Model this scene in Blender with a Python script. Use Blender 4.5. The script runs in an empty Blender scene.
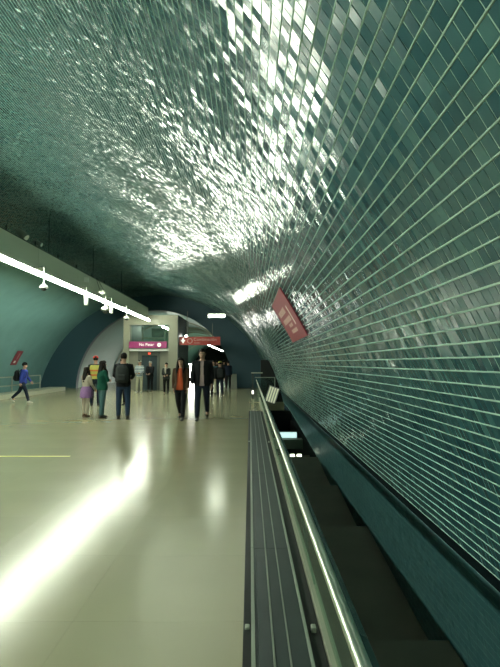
import bpy, bmesh, math, random
import numpy as np
from mathutils import Vector, Matrix

random.seed(7); rng = np.random.default_rng(7)
S = bpy.context.scene
C = bpy.context.scene.collection
R_ = math.radians

# ------------------------------------------------------------------ camera, world, exposure
cam_d = bpy.data.cameras.new('camera'); cam = bpy.data.objects.new('camera', cam_d); C.objects.link(cam)
cam.location = (0, 0, 1.5); cam.rotation_euler = (R_(90 + 3.38), 0, 0)
cam_d.sensor_fit = 'HORIZONTAL'; cam_d.sensor_width = 36; cam_d.lens = 36; cam_d.clip_start = 0.02; cam_d.clip_end = 300
S.camera = cam
w = bpy.data.worlds.new('world'); S.world = w; w.use_nodes = True
w.node_tree.nodes['Background'].inputs[0].default_value = (0.25, 0.5, 0.5, 1)
w.node_tree.nodes['Background'].inputs[1].default_value = 0.04
vs = S.view_settings
vs.view_transform = 'Standard'; vs.look = 'None'; vs.gamma = 1; vs.use_curve_mapping = False
vs.exposure = 0.2
LAMP = (0.93, 1.0, 0.82)
STRIP_E = 88.0

# ------------------------------------------------------------------ materials
def mat(name, col, rough=0.6, metal=0.0, noise=0.0, scale=8.0, bump=0.0, bscale=60.0, spec=0.5, emit=None, estr=0.0):
    m = bpy.data.materials.new(name); m.use_nodes = True
    nt = m.node_tree; b = nt.nodes['Principled BSDF']
    b.inputs['Base Color'].default_value = (*col, 1); b.inputs['Roughness'].default_value = rough
    b.inputs['Metallic'].default_value = metal; b.inputs['Specular IOR Level'].default_value = spec
    if emit:
        b.inputs['Emission Color'].default_value = (*emit, 1); b.inputs['Emission Strength'].default_value = estr
    if noise or bump:
        tc = nt.nodes.new('ShaderNodeTexCoord')
        if noise:
            n = nt.nodes.new('ShaderNodeTexNoise'); n.inputs['Scale'].default_value = scale; n.inputs['Detail'].default_value = 5
            nt.links.new(tc.outputs['Object'], n.inputs['Vector'])
            mx = nt.nodes.new('ShaderNodeMixRGB'); mx.blend_type = 'MIX'
            mx.inputs[1].default_value = (*[c * (1 - noise) for c in col], 1); mx.inputs[2].default_value = (*[min(1, c * (1 + noise)) for c in col], 1)
            nt.links.new(n.outputs['Fac'], mx.inputs[0]); nt.links.new(mx.outputs[0], b.inputs['Base Color'])
        if bump:
            n2 = nt.nodes.new('ShaderNodeTexNoise'); n2.inputs['Scale'].default_value = bscale; n2.inputs['Detail'].default_value = 3
            nt.links.new(tc.outputs['Object'], n2.inputs['Vector'])
            bp = nt.nodes.new('ShaderNodeBump'); bp.inputs['Strength'].default_value = bump; bp.inputs['Distance'].default_value = 0.02
            nt.links.new(n2.outputs['Fac'], bp.inputs['Height']); nt.links.new(bp.outputs[0], b.inputs['Normal'])
    return m

def tile_mat(name, c0, c1, rough, rjit=0.1):
    m = bpy.data.materials.new(name); m.use_nodes = True
    nt = m.node_tree; b = nt.nodes['Principled BSDF']
    g = nt.nodes.new('ShaderNodeNewGeometry'); oi = nt.nodes.new('ShaderNodeObjectInfo')
    ad = nt.nodes.new('ShaderNodeMath'); ad.operation = 'ADD'
    fr = nt.nodes.new('ShaderNodeMath'); fr.operation = 'FRACT'
    nt.links.new(g.outputs['Random Per Island'], ad.inputs[0]); nt.links.new(oi.outputs['Random'], ad.inputs[1]); nt.links.new(ad.outputs[0], fr.inputs[0])
    rp = nt.nodes.new('ShaderNodeValToRGB'); rp.color_ramp.elements[0].color = (*c0, 1); rp.color_ramp.elements[1].color = (*c1, 1)
    e = rp.color_ramp.elements.new(0.85); e.color = (*[a * .55 + d * .45 for a, d in zip(c0, c1)], 1)
    nt.links.new(fr.outputs[0], rp.inputs[0]); nt.links.new(rp.outputs[0], b.inputs['Base Color'])
    mr = nt.nodes.new('ShaderNodeMapRange'); mr.inputs[3].default_value = rough; mr.inputs[4].default_value = rough + rjit
    nt.links.new(fr.outputs[0], mr.inputs[0]); nt.links.new(mr.outputs[0], b.inputs['Roughness'])
    b.inputs['Specular IOR Level'].default_value = 0.6
    return m

def glass_mat(name, tint, refl=0.12, rough=0.02):
    m = bpy.data.materials.new(name); m.use_nodes = True; nt = m.node_tree
    nt.nodes.remove(nt.nodes['Principled BSDF']); out = nt.nodes['Material Output']
    t = nt.nodes.new('ShaderNodeBsdfTransparent'); t.inputs[0].default_value = (*tint, 1)
    g = nt.nodes.new('ShaderNodeBsdfGlossy'); g.inputs[0].default_value = (.9, 1, .95, 1); g.inputs['Roughness'].default_value = rough
    lw = nt.nodes.new('ShaderNodeFresnel'); lw.inputs[0].default_value = 1.45
    ad = nt.nodes.new('ShaderNodeMath'); ad.operation = 'ADD'; ad.inputs[1].default_value = refl * .3
    mx = nt.nodes.new('ShaderNodeMixShader')
    nt.links.new(lw.outputs[0], ad.inputs[0]); nt.links.new(ad.outputs[0], mx.inputs[0]); nt.links.new(t.outputs[0], mx.inputs[1]); nt.links.new(g.outputs[0], mx.inputs[2]); nt.links.new(mx.outputs[0], out.inputs[0])
    return m

def stripe_mat(name, a, b_, scale):
    m = bpy.data.materials.new(name); m.use_nodes = True; nt = m.node_tree; b = nt.nodes['Principled BSDF']
    tc = nt.nodes.new('ShaderNodeTexCoord'); wv = nt.nodes.new('ShaderNodeTexWave'); wv.bands_direction = 'Z'; wv.inputs['Scale'].default_value = scale
    wv.inputs['Distortion'].default_value = 1.0
    rp = nt.nodes.new('ShaderNodeValToRGB'); rp.color_ramp.interpolation = 'CONSTANT'
    rp.color_ramp.elements[0].color = (*a, 1); rp.color_ramp.elements[1].color = (*b_, 1); rp.color_ramp.elements[1].position = .5
    nt.links.new(tc.outputs['Object'], wv.inputs[0]); nt.links.new(wv.outputs['Fac'], rp.inputs[0]); nt.links.new(rp.outputs[0], b.inputs['Base Color'])
    b.inputs['Roughness'].default_value = .8
    return m

M = {}
M['tile'] = tile_mat('mosaic_tile', (0.021, 0.074, 0.090), (0.054, 0.142, 0.140), 0.10, 0.08)
M['tile_low'] = tile_mat('lower_tile', (0.045, 0.120, 0.15), (0.065, 0.15, 0.17), 0.35)
M['grout_low'] = mat('lower_grout', (0.22, 0.36, 0.37), 0.7)
M['grout'] = mat('mosaic_grout', (0.36, 0.52, 0.44), 0.8, noise=.15, scale=5)
M['shell'] = mat('mosaic_far', (0.16, 0.32, 0.32), 0.45, noise=.18, scale=1.6, bump=.25, bscale=22)
M['shell2'] = mat('mosaic_far_pale', (0.10, 0.21, 0.185), 0.4, noise=.15, scale=1.6, bump=.25, bscale=20)
M['band'] = mat('dark_joint', (0.004, 0.010, 0.012), 0.9, spec=.05)
M['ring'] = mat('teal_paint', (0.022, 0.068, 0.092), 0.55, noise=.08, scale=.8)
M['floor'] = mat('polished_floor', (0.345, 0.325, 0.198), 0.19, noise=.10, scale=1.1, bump=.012, bscale=3, spec=.6)
M['floor_joint'] = mat('floor_joint', (0.31, 0.29, 0.175), 0.3)
M['yellow'] = mat('yellow_strip', (0.80, 0.74, 0.20), 0.4)
M['concrete'] = mat('pale_concrete', (0.33, 0.345, 0.26), 0.6, noise=.1, scale=2)
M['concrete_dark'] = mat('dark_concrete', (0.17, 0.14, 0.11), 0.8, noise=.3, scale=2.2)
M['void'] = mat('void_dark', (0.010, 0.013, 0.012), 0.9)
M['black'] = mat('black_rubber', (0.008, 0.010, 0.010), 0.6, noise=.4, scale=20)
M['deck'] = mat('deck_metal', (0.052, 0.068, 0.070), 0.42, .55, noise=.2, scale=4)
M['deck_edge'] = mat('deck_edge', (0.32, 0.36, 0.30), 0.4, .5)
M['steel'] = mat('stainless_steel', (0.66, 0.68, 0.58), 0.33, 1.0)
M['brushed'] = mat('brushed_steel', (0.42, 0.45, 0.38), 0.38, .8, noise=.08, scale=3)
M['rail_teal'] = mat('rail_dark_teal', (0.035, 0.075, 0.075), 0.25)
M['frost'] = mat('frosted_glass', (0.40, 0.45, 0.37), 0.3)
def frost():
    nt = M['frost'].node_tree; out = nt.nodes['Material Output']; b = nt.nodes['Principled BSDF']
    t = nt.nodes.new('ShaderNodeBsdfTransparent'); t.inputs[0].default_value = (.85, .95, .9, 1); mx = nt.nodes.new('ShaderNodeMixShader'); mx.inputs[0].default_value = .12
    nt.links.new(t.outputs[0], mx.inputs[1]); nt.links.new(b.outputs[0], mx.inputs[2]); nt.links.new(mx.outputs[0], out.inputs[0])
frost()
M['glass'] = glass_mat('clear_glass', (.86, .95, .92))
M['tower_frame'] = mat('tower_frame', (0.23, 0.23, 0.17), 0.5, noise=.06, scale=2)
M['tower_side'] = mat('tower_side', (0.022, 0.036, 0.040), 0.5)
M['door_frame'] = mat('door_frame', (0.09, 0.10, 0.085), 0.45, .3)
M['door_leaf'] = mat('door_leaf', (0.045, 0.065, 0.075), 0.25, .2)
M['panel'] = mat('wall_panel', (0.20, 0.20, 0.155), 0.5, noise=.05, scale=2)
M['purple'] = mat('purple_sign', (0.24, 0.022, 0.11), 0.5, emit=(0.45, 0.04, 0.2), estr=.06)
M['red'] = mat('red_sign', (0.30, 0.030, 0.022), 0.5, emit=(.35, .04, .03), estr=.05)
M['wallred'] = mat('wall_sign_maroon', (0.26, 0.035, 0.055), 0.45)
M['white'] = mat('white_print', (0.8, 0.78, 0.7), 0.6)
M['palepink'] = mat('pale_print', (0.55, 0.38, 0.34), 0.6)
M['lit_white'] = mat('lit_print', (0.8, 0.8, 0.75), 0.6, emit=(1, .95, .9), estr=.5)
M['strip'] = mat('strip_light', (1, 1, 1), 0.5, emit=LAMP, estr=STRIP_E)
M['lamp2'] = mat('lamp_tube', (1, 1, 1), 0.5, emit=LAMP, estr=38)
M['farstrip'] = mat('far_strip_light', (1, 1, 1), 0.5, emit=LAMP, estr=30)
M['post_lamp'] = mat('post_lamp', (1, 1, 1), 0.5, emit=(1, 1, .9), estr=2.5)
M['lightbox'] = mat('lightbox_face', (1, 1, 1), 0.5, emit=(1, 1, .9), estr=26)
M['cyanbox'] = mat('lit_cyan_sign', (.6, .9, .9), 0.5, emit=(.65, .95, .9), estr=.9)
M['lowlamp'] = mat('lower_lamp', (.9, .9, .7), 0.5, emit=(.9, .95, .7), estr=7)
M['louvre'] = mat('louvre_glow', (.6, .6, .45), 0.5, emit=(.9, .95, .65), estr=.35)
M['redled'] = mat('red_indicator', (.4, .02, .01), 0.5, emit=(1, .05, .02), estr=2)
M['white_plastic'] = mat('white_plastic', (0.78, 0.8, 0.74), 0.35)
M['grey_plastic'] = mat('grey_plastic', (0.20, 0.22, 0.20), 0.5)
M['cam_dark'] = mat('dome_glass', (0.05, 0.06, 0.06), 0.1)
M['beam'] = mat('beam_panel', (0.55, 0.55, 0.45), 0.5, noise=.06, scale=1)
M['beam_dark'] = mat('beam_top', (0.02, 0.03, 0.03), 0.7)
M['skin'] = mat('skin', (0.46, 0.27, 0.19), 0.55)
M['skin2'] = mat('skin_tan', (0.38, 0.22, 0.15), 0.55)
M['eye'] = mat('eye_dark', (0.02, 0.015, 0.012), 0.3)
M['lips'] = mat('lips', (0.32, 0.12, 0.1), 0.5)
M['hair'] = mat('dark_hair', (0.010, 0.008, 0.007), 0.7, spec=.15)
M['greyhair'] = mat('grey_hair', (0.36, 0.37, 0.33), 0.6)
def cloth(n, c, noise=.15): M[n] = mat('cloth_' + n, c, .85, noise=noise, scale=12, bump=.25, bscale=25, spec=.12)
for n, c in dict(blackc=(.010, .011, .013), navy=(.014, .02, .035), denim=(.022, .040, .075), lightdenim=(.060, .125, .135), orange=(.40, .075, .03), brown=(.060, .035, .022),
                 pinkshirt=(.40, .30, .30), green=(.008, .062, .042), purplec=(.24, .13, .29), cream=(.42, .37, .30), blue=(.03, .05, .26), khaki=(.42, .41, .29),
                 redcap=(.55, .04, .03), yellow_vest=(.42, .40, .10), orange_band=(.5, .14, .05), darkgrey=(.03, .035, .035), tealc=(.05, .12, .15), palecloth=(.5, .52, .44)).items(): cloth(n, c)
M['striped'] = stripe_mat('striped_shirt', (.55, .60, .58), (.04, .07, .12), 4.2)
M['shoe'] = mat('shoe_dark', (.012, .011, .010), .5)
M['shoe_w'] = mat('shoe_white', (.6, .6, .55), .5)

# ------------------------------------------------------------------ helpers
def link_mesh(name, me, m, parent=None):
    o = bpy.data.objects.new(name, me); C.objects.link(o)
    if m is not None and len(me.materials) == 0: me.materials.append(M[m] if isinstance(m, str) else m)
    if parent: o.parent = parent
    return o
def obj(name, bm, m, parent=None, smooth=False):
    bmesh.ops.recalc_face_normals(bm, faces=bm.faces)
    me = bpy.data.meshes.new(name); bm.to_mesh(me); bm.free()
    if smooth:
        for p in me.polygons: p.use_smooth = True
    return link_mesh(name, me, m, parent)
def tag(o, label, cat, group=None):
    o['label'] = label; o['category'] = cat
    if group: o['group'] = group
    return o
def struct(o): o['kind'] = 'structure'; return o
def thing(name, label, cat, loc=(0, 0, 0), rz=0, group=None):
    o = bpy.data.objects.new(name, None); C.objects.link(o); o.location = loc; o.rotation_euler = (0, 0, rz)
    o.empty_display_size = .1
    return tag(o, label, cat, group)
def box(bm, x0, x1, y0, y1, z0, z1, bev=0.0):
    b2 = bmesh.new()
    bmesh.ops.create_cube(b2, size=1)
    for v in b2.verts: v.co = Vector(((x0 + x1) / 2 + v.co.x * (x1 - x0), (y0 + y1) / 2 + v.co.y * (y1 - y0), (z0 + z1) / 2 + v.co.z * (z1 - z0)))
    if bev: bmesh.ops.bevel(b2, geom=b2.edges[:], offset=bev, segments=1, affect='EDGES')
    me = bpy.data.meshes.new('t'); b2.to_mesh(me); b2.free(); bm.from_mesh(me); bpy.data.meshes.remove(me)
    return bm
def bx(*a, bev=0.0): return box(bmesh.new(), *a, bev=bev)
def prism(bm, prof, y0, y1):
    """closed profile of (x,z) extruded along y"""
    a = [bm.verts.new((x, y0, z)) for x, z in prof]; b = [bm.verts.new((x, y1, z)) for x, z in prof]
    n = len(prof)
    for i in range(n): bm.faces.new((a[i], a[(i + 1) % n], b[(i + 1) % n], b[i]))
    bm.faces.new(a); bm.faces.new(b[::-1])
    return bm
def loft(bm, pts, rad, n=12, hint=(1, 0, 0)):
    pts = [Vector(p) for p in pts]; rings = []
    for i, p in enumerate(pts):
        t = (pts[min(i + 1, len(pts) - 1)] - pts[max(i - 1, 0)])
        if t.length < 1e-9: t = Vector((0, 0, 1))
        t.normalize()
        h = Vector(hint)
        if abs(h.normalized().dot(t)) > .95: h = Vector((0, 1, 0)) if abs(t.y) < .9 else Vector((0, 0, 1))
        u = (h - t * h.dot(t)).normalized(); v = t.cross(u)
        r = rad[i]; ru, rv = (r, r) if not isinstance(r, (tuple, list)) else r
        rings.append([bm.verts.new(p + u * (math.cos(2 * math.pi * k / n) * ru) + v * (math.sin(2 * math.pi * k / n) * rv)) for k in range(n)])
    for a, b in zip(rings, rings[1:]):
        for k in range(n): bm.faces.new((a[k], a[(k + 1) % n], b[(k + 1) % n], b[k]))
    bm.faces.new(rings[0][::-1]); bm.faces.new(rings[-1])
    return bm
def tube(bm, a, b, r, n=10): return loft(bm, [a, b], [r, r], n)
def lathe(bm, prof, c=(0, 0, 0), n=16):
    return loft(bm, [(c[0], c[1], c[2] + z) for r, z in prof], [max(r, 1e-4) for r, z in prof], n)
def text_mesh(txt, size):
    cu = bpy.data.curves.new('t', 'FONT'); cu.body = txt; cu.size = size; cu.align_x = 'CENTER'; cu.align_y = 'CENTER'; cu.extrude = .002
    o = bpy.data.objects.new('t', cu); C.objects.link(o)
    me = bpy.data.meshes.new_from_object(o.evaluated_get(bpy.context.evaluated_depsgraph_get()))
    bpy.data.objects.remove(o); bpy.data.curves.remove(cu)
    return me
def grid_mesh(name, V, m, nu, nv):
    F = [(i * nv + j, i * nv + j + 1, (i + 1) * nv + j + 1, (i + 1) * nv + j) for i in range(nu - 1) for j in range(nv - 1)]
    me = bpy.data.meshes.new(name); me.from_pydata([tuple(v) for v in V], [], F); me.update()
    return me

# ------------------------------------------------------------------ the vault
CX, CZ, R = -5.65, -1.5, 7.1
Z_END = 30.0
def vp(th, y, off=0.0):
    r = R - off
    return (CX + r * math.cos(th), y, CZ + r * math.sin(th))
def bottom(y):
    if y < 10.4: return -0.80
    return float(np.interp(y, [10.4, 16.3, 19.5, 40], [-0.40, -0.03, 0.0, 0.0]))
def th_bottom(y): return math.asin((bottom(y) - CZ) / R)
TB0, TB1 = R_(15.6), R_(16.3)

ys = list(np.arange(-9, 10.39, 1.0)) + [10.35, 10.41] + list(np.arange(11, 30.01, 1.0))
V = []
for y in ys:
    lo = th_bottom(y)
    for k in range(25): V.append(vp(lo + (TB0 - lo) * k / 24, y))
low = grid_mesh('vault_lower', V, None, len(ys), 25)
low.materials.append(M['grout_low'])
ceiling = struct(link_mesh('ceiling', low, None)); ceiling['label'] = 'tall teal mosaic tiled vault over the station hall'
ths = [TB1 + (R_(108) - TB1) * k / 200 for k in range(201)]
V = [vp(t, y) for y in ys for t in ths]
link_mesh('vault_shell', grid_mesh('vault_shell', V, None, len(ys), 201), 'grout', ceiling)
ths = [R_(107.9) + (R_(168) - R_(107.9)) * k / 30 for k in range(31)]
V = [vp(t, y, .005) for y in ys for t in ths]
o = link_mesh('vault_shell', grid_mesh('vault_shell_far', V, None, len(ys), 31), 'shell', ceiling)
for p in o.data.polygons: p.use_smooth = True
prof = [vp(TB0, 0, 0), vp(TB0, 0, -.06), vp(TB1, 0, -.06), vp(TB1, 0, 0)]
V = [(p[0], y, p[2]) for y in ys for p in prof]
link_mesh('dark_joint', grid_mesh('dark_joint', V, None, len(ys), 4), 'band', ceiling)

PT, PY = .055, .044
HT, HY = .0240, .0199
row_th = []
t = TB0 - PT / R * .5
while t > R_(5.6): row_th.append(t); t -= PT / R
t = TB1 + PT / R * .5
while t < R_(107.8): row_th.append(t); t += PT / R
row_th = np.array(sorted(row_th))
ycs = np.arange(-1.2, Z_END - .03, PY)
TH, YY = np.meshgrid(row_th, ycs, indexing='ij')
RI, YI = np.meshgrid(np.arange(len(row_th)), np.arange(len(ycs)), indexing='ij')
TH, YY, RI = TH.ravel(), YY.ravel(), RI.ravel()
tb = np.array([th_bottom(y) for y in ycs]); tb = np.tile(tb, len(row_th))
keep = TH > tb + .006
TH, YY, RI = TH[keep], YY[keep], RI[keep]
N = len(TH)
row_j = rng.normal(0, .0015, len(row_th))
# per-tile tilt: hand laid unevenness, with slow swells along the wall
arc = TH * R
sw = np.sin(YY * 1.9 + arc * 1.1) * .5 + np.sin(YY * .83 - arc * 2.3 + 1.2) * .6 + np.sin(YY * 4.1 + arc * 3.7 + .4) * .35
sw2 = np.sin(YY * 2.6 - arc * .9 + 2.0) * .6 + np.sin(YY * 1.1 + arc * 2.9) * .5
tilt_t = np.clip(rng.normal(0, R_(1.5), N) + sw * R_(1) * np.interp(TH, [R_(48), R_(80)], [.8, 2.3]), -R_(7), R_(7))
tilt_y = np.clip(rng.normal(0, R_(1.8), N) + sw2 * R_(1.0), -R_(5), R_(5))
nx, nz = -np.cos(TH), -np.sin(TH)
tx, tz = -np.sin(TH), np.cos(TH)
jy = row_j[RI]
def corners(idx, ht, hy, off):
    """four corners (t-,y-) (t+,y-) (t+,y+) (t-,y+) of the tiles idx at height off above the bed"""
    out = np.zeros((len(idx), 4, 3))
    for k, (a, b) in enumerate(((-1, -1), (1, -1), (1, 1), (-1, 1))):
        h = off + (a * ht * np.tan(tilt_t[idx]) + b * hy * np.tan(tilt_y[idx]) if off > 0.001 else 0)
        h = np.maximum(h, .0003) if off > .001 else h
        out[:, k, 0] = CX + R * np.cos(TH[idx]) + a * ht * tx[idx] + h * nx[idx]
        out[:, k, 2] = CZ + R * np.sin(TH[idx]) + a * ht * tz[idx] + h * nz[idx]
        out[:, k, 1] = YY[idx] + jy[idx] + b * hy
    return out
# the 300 tiles that show largest become objects of their own
px = CX + R * np.cos(TH); pz = CZ + R * np.sin(TH)
cp, sp = math.cos(R_(3.38)), math.sin(R_(3.38))
dep = YY * cp + (pz - 1.5) * sp; up = (pz - 1.5) * cp - YY * sp
with np.errstate(all='ignore'):
    ix = 250 + 500 * px / dep; iy = 333.5 - 500 * up / dep
inc = np.abs(px * nx + (pz - 1.5) * nz)
dist = np.sqrt(px ** 2 + YY ** 2 + (pz - 1.5) ** 2)
score = np.where((dep > .2) & (ix > 0) & (ix < 500) & (iy > 0) & (iy < 667), inc / dist / dep ** 2, 0)
big = np.argsort(-score)[:300]
isbig = np.zeros(N, bool); isbig[big] = True
def tile_bm():
    bm = bmesh.new()
    q = [[bm.verts.new((a * (HT - i), b * (HY - i), z)) for a, b in ((-1, -1), (1, -1), (1, 1), (-1, 1))] for i, z in ((0, -.002), (0, .0014), (.0006, .0020))]
    for r0, r1 in zip(q, q[1:]):
        for k in range(4): bm.faces.new((r0[k], r0[(k + 1) % 4], r1[(k + 1) % 4], r1[k]))
    bm.faces.new(q[2]); return bm
bm = tile_bm(); bmesh.ops.recalc_face_normals(bm, faces=bm.faces)
tme = bpy.data.meshes.new('tile'); bm.to_mesh(tme); bm.free(); tme.materials.append(M['tile'])
for i in big:
    i = int(i)
    tv = Vector((tx[i], 0, tz[i])); nv = Vector((nx[i], 0, nz[i])); yv = nv.cross(tv)
    m3 = Matrix((tv, yv, nv)).transposed() @ Matrix.Rotation(-max(-.035, min(.035, float(tilt_t[i]))), 3, 'Y') @ Matrix.Rotation(max(-.035, min(.035, float(tilt_y[i]))) * (1 if yv.y > 0 else -1), 3, 'X')
    o = bpy.data.objects.new('tile', tme); C.objects.link(o); o.parent = ceiling
    o.matrix_local = Matrix.Translation((px[i], YY[i] + jy[i], pz[i])) @ m3.to_4x4()
def quads_to_mesh(name, Vs, Fs, m):
    Vs = Vs.reshape(-1, 3).astype(np.float32); Fs = Fs.reshape(-1, 4).astype(np.int32)
    me = bpy.data.meshes.new(name); me.vertices.add(len(Vs)); me.vertices.foreach_set('co', Vs.ravel())
    me.loops.add(Fs.size); me.loops.foreach_set('vertex_index', Fs.ravel())
    me.polygons.add(len(Fs)); me.polygons.foreach_set('loop_start', np.arange(0, Fs.size, 4, dtype=np.int32))
    me.polygons.foreach_set('use_smooth', np.zeros(len(Fs), dtype=bool)); me.update(calc_edges=True); me.validate(); me.materials.append(M[m]); return me
lowm = TH < TB0; near = np.where((YY < 6.0) & ~isbig & ~lowm)[0]; far = np.where((YY >= 6.0) & ~lowm)[0]; lowt = np.where(lowm & ~isbig)[0]
c0 = corners(near, HT, HY, -.001); c1 = corners(near, HT, HY, .0018)
Vn = np.concatenate([c0, c1], axis=1)
base = np.arange(len(near))[:, None, None] * 8
Fn = np.array([[4, 7, 6, 5], [0, 4, 5, 1], [1, 5, 6, 2], [2, 6, 7, 3], [3, 7, 4, 0]])[None] + base
o = link_mesh('small_tiles', quads_to_mesh('small_tiles', Vn, Fn, 'tile'), None, ceiling); o['kind'] = 'stuff'; o['label'] = 'small glossy teal mosaic tiles'
Vf = corners(far, HT, HY, .0018); Ff = np.array([[0, 3, 2, 1]])[None] + np.arange(len(far))[:, None, None] * 4
o = link_mesh('small_tiles', quads_to_mesh('small_tiles_far', Vf, Ff, 'tile'), None, ceiling); o['kind'] = 'stuff'; o['label'] = 'far glossy teal mosaic tiles'

Vf = corners(lowt, HT + .001, HY + .0005, .0018); Ff = np.array([[0, 3, 2, 1]])[None] + np.arange(len(lowt))[:, None, None] * 4
o = link_mesh('small_tiles', quads_to_mesh('small_tiles_low', Vf, Ff, 'tile_low'), None, ceiling); o['kind'] = 'stuff'; o['label'] = 'dull teal mosaic tiles below the dark joint'
# raised wavy grout lines between the rows
bt_ = []; edges_ = [t - PT / R * .5 for t in row_th] 
yb = np.concatenate([np.arange(-1.2, 6, .1), np.arange(6, 30.01, 1.0)])
VB = []; FB = []
for te in edges_:
    ok = [y for y in yb if te > th_bottom(y)]
    if te < TB0: continue
    if abs(te - TB0) < .002 or len(ok) < 2: continue
    jit = rng.normal(0, .0007, len(ok)) * (np.array(ok) < 6); b0 = len(VB)
    for y, j in zip(ok, jit):
        for dt, o_ in ((-.0038, 0), (-.0015, .0036), (.0015, .0036), (.0038, 0)): VB.append(vp(te + (dt + j) / R, y, o_))
    for i in range(len(ok) - 1):
        for q in range(3): a = b0 + i * 4 + q; FB.append((a, a + 1, a + 5, a + 4))
o = link_mesh('grout_lines', quads_to_mesh('grout_lines', np.array(VB), np.array(FB), 'grout'), None, ceiling); o['kind'] = 'stuff'; o['label'] = 'pale raised grout lines between tile rows'

# end ring with the arched opening
AX, AR = -5.7, 4.7
def ring_mesh():
    bm = bmesh.new(); n = 48; cols = []
    for k in range(n + 1):
        t = math.pi * k / n
        ip = (AX + AR * math.cos(t), AR * math.sin(t)); lo = math.asin(-CZ / R)
        tt = lo + (math.pi - 2 * lo) * k / n
        op = (CX + (R + .1) * math.cos(tt), CZ + (R + .1) * math.sin(tt))
        cols.append([bm.verts.new((op[0], Z_END, op[1])), bm.verts.new((ip[0], Z_END, ip[1])), bm.verts.new((ip[0], Z_END + .4, ip[1])), bm.verts.new((op[0], Z_END + .4, op[1]))])
    for a, b in zip(cols, cols[1:]):
        for j in range(4): bm.faces.new((a[j], a[(j + 1) % 4], b[(j + 1) % 4], b[j]))
    bm.faces.new(cols[0]); bm.faces.new(cols[-1][::-1])
    return bm
o = struct(obj('wall_end', ring_mesh(), 'ring')); o['label'] = 'dark teal end wall with round arched opening'
# second tunnel beyond the arch
n = 40; y2 = [30.38, 40, 50, 60, 70, 80, 92]
V = [(AX + (AR + .05) * math.cos(math.pi * k / n), y, (AR + .05) * math.sin(math.pi * k / n)) for y in y2 for k in range(n + 1)]
o = struct(link_mesh('wall_tunnel', grid_mesh('wall_tunnel', V, None, len(y2), n + 1), 'shell2')); o['label'] = 'pale teal barrel vault of the tunnel beyond the arch'
for p in o.data.polygons: p.use_smooth = True
for i, y in enumerate((38, 45, 52, 59, 66, 73)):
    bm = bmesh.new(); pts = [(AX + (AR - .03) * math.cos(math.pi * k / 36), y, (AR - .03) * math.sin(math.pi * k / 36)) for k in range(1, 36)]
    loft(bm, pts, [.05] * len(pts), 6, hint=(0, 1, 0)); struct(obj('trim_%d' % (i + 1), bm, 'concrete'))
struct(obj('wall_far', bx(AX - 5, AX + 5, 92, 92.3, 0, 5.2), 'void'))
struct(obj('wall_back', bx(-13.2, 2.2, -9.3, -9, -5, 6.2), 'shell'))

# ------------------------------------------------------------------ floor
floor = struct(obj('floor', bx(-12.6, .34, -9, 19.4, -.32, -.0015), 'floor_joint')); floor['label'] = 'pale polished floor of the station hall'
obj('slab_base', bx(-12.6, 1.32, 19.4, 92, -.32, -.0015), 'floor_joint', floor)
sl = bx(-.4994, .4994, -.4994, .4994, -.008, 0)
sme = bpy.data.meshes.new('floor_slab'); sl.to_mesh(sme); sl.free(); sme.materials.append(M['floor'])
for iy_ in range(1, 17):
    for ix_ in range(11):
        x = -.53 - ix_; y = iy_ + .5
        o = bpy.data.objects.new('floor_slab', sme); C.objects.link(o); o.parent = floor; o.location = (x, y, 0)
bm = bmesh.new()
def slab_rest(x0, x1, y0, y1): box(bm, x0 + .0006, x1 - .0006, y0 + .0006, y1 - .0006, -.008, 0)
for iy_ in range(-9, 45):
    for ix_ in range(13):
        x1 = -.03 - ix_
        if 1 <= iy_ < 17 and ix_ < 11: continue
        slab_rest(max(x1 - 1, -12.6), x1, iy_, iy_ + 1)
for y in range(45, 92, 4): slab_rest(-11, -.03, y, y + 4)
slab_rest(-.03, .335, 13.85, 14)
for y in range(14, 19): slab_rest(-.03, .335, y, y + 1)
for y in range(20, 45): slab_rest(-.03, 1.3, y, y + 1)
slab_rest(-.03, 1.3, 19.4, 20)
o = obj('floor_slabs', bm, 'floor', floor); o['kind'] = 'stuff'
tag(obj('floor_strip', bx(-9.6, -2.9, 8.13, 8.18, .0, .003), 'yellow'), 'thin yellow strip laid across the polished floor', 'floor marking')

# ledge and railing along the far side
o = struct(obj('trim_7', bx(-10.95, -10.1, -9, 27.5, 0, .2, bev=.01), 'concrete')); o['label'] = 'low pale kerb along the far wall'
lt = thing('metal_railing', 'low metal railing with two pale rails on the kerb by the far wall', 'railing', (-10.62, 0, .2))
for h in (.30, .68):
    obj('rail', tube(bmesh.new(), (0, 1, h), (0, 25.4, h), .028), 'brushed', lt, True)
for y in np.arange(1.4, 25.5, 3.0): obj('post', bx(-.02, .02, y - .025, y + .025, 0, .66), 'brushed', lt)

# ------------------------------------------------------------------ void beside the balustrade
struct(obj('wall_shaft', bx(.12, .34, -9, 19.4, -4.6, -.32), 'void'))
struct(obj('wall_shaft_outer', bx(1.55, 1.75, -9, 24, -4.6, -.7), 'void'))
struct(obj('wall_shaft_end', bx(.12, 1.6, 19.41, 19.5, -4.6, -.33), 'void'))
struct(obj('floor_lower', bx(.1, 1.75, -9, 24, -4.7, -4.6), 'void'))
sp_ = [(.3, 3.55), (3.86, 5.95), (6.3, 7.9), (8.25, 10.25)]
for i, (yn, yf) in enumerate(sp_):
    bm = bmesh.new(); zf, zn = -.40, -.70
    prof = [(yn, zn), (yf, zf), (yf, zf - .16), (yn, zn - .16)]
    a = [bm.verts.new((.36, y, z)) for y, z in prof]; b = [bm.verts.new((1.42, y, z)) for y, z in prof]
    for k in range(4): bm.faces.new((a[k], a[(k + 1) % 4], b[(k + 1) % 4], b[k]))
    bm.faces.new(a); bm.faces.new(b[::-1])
    o = struct(obj('trim_%d' % (8 + i), bm, 'concrete_dark')); o['label'] = 'tilted dark concrete slab in the gap beside the wall'
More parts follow.
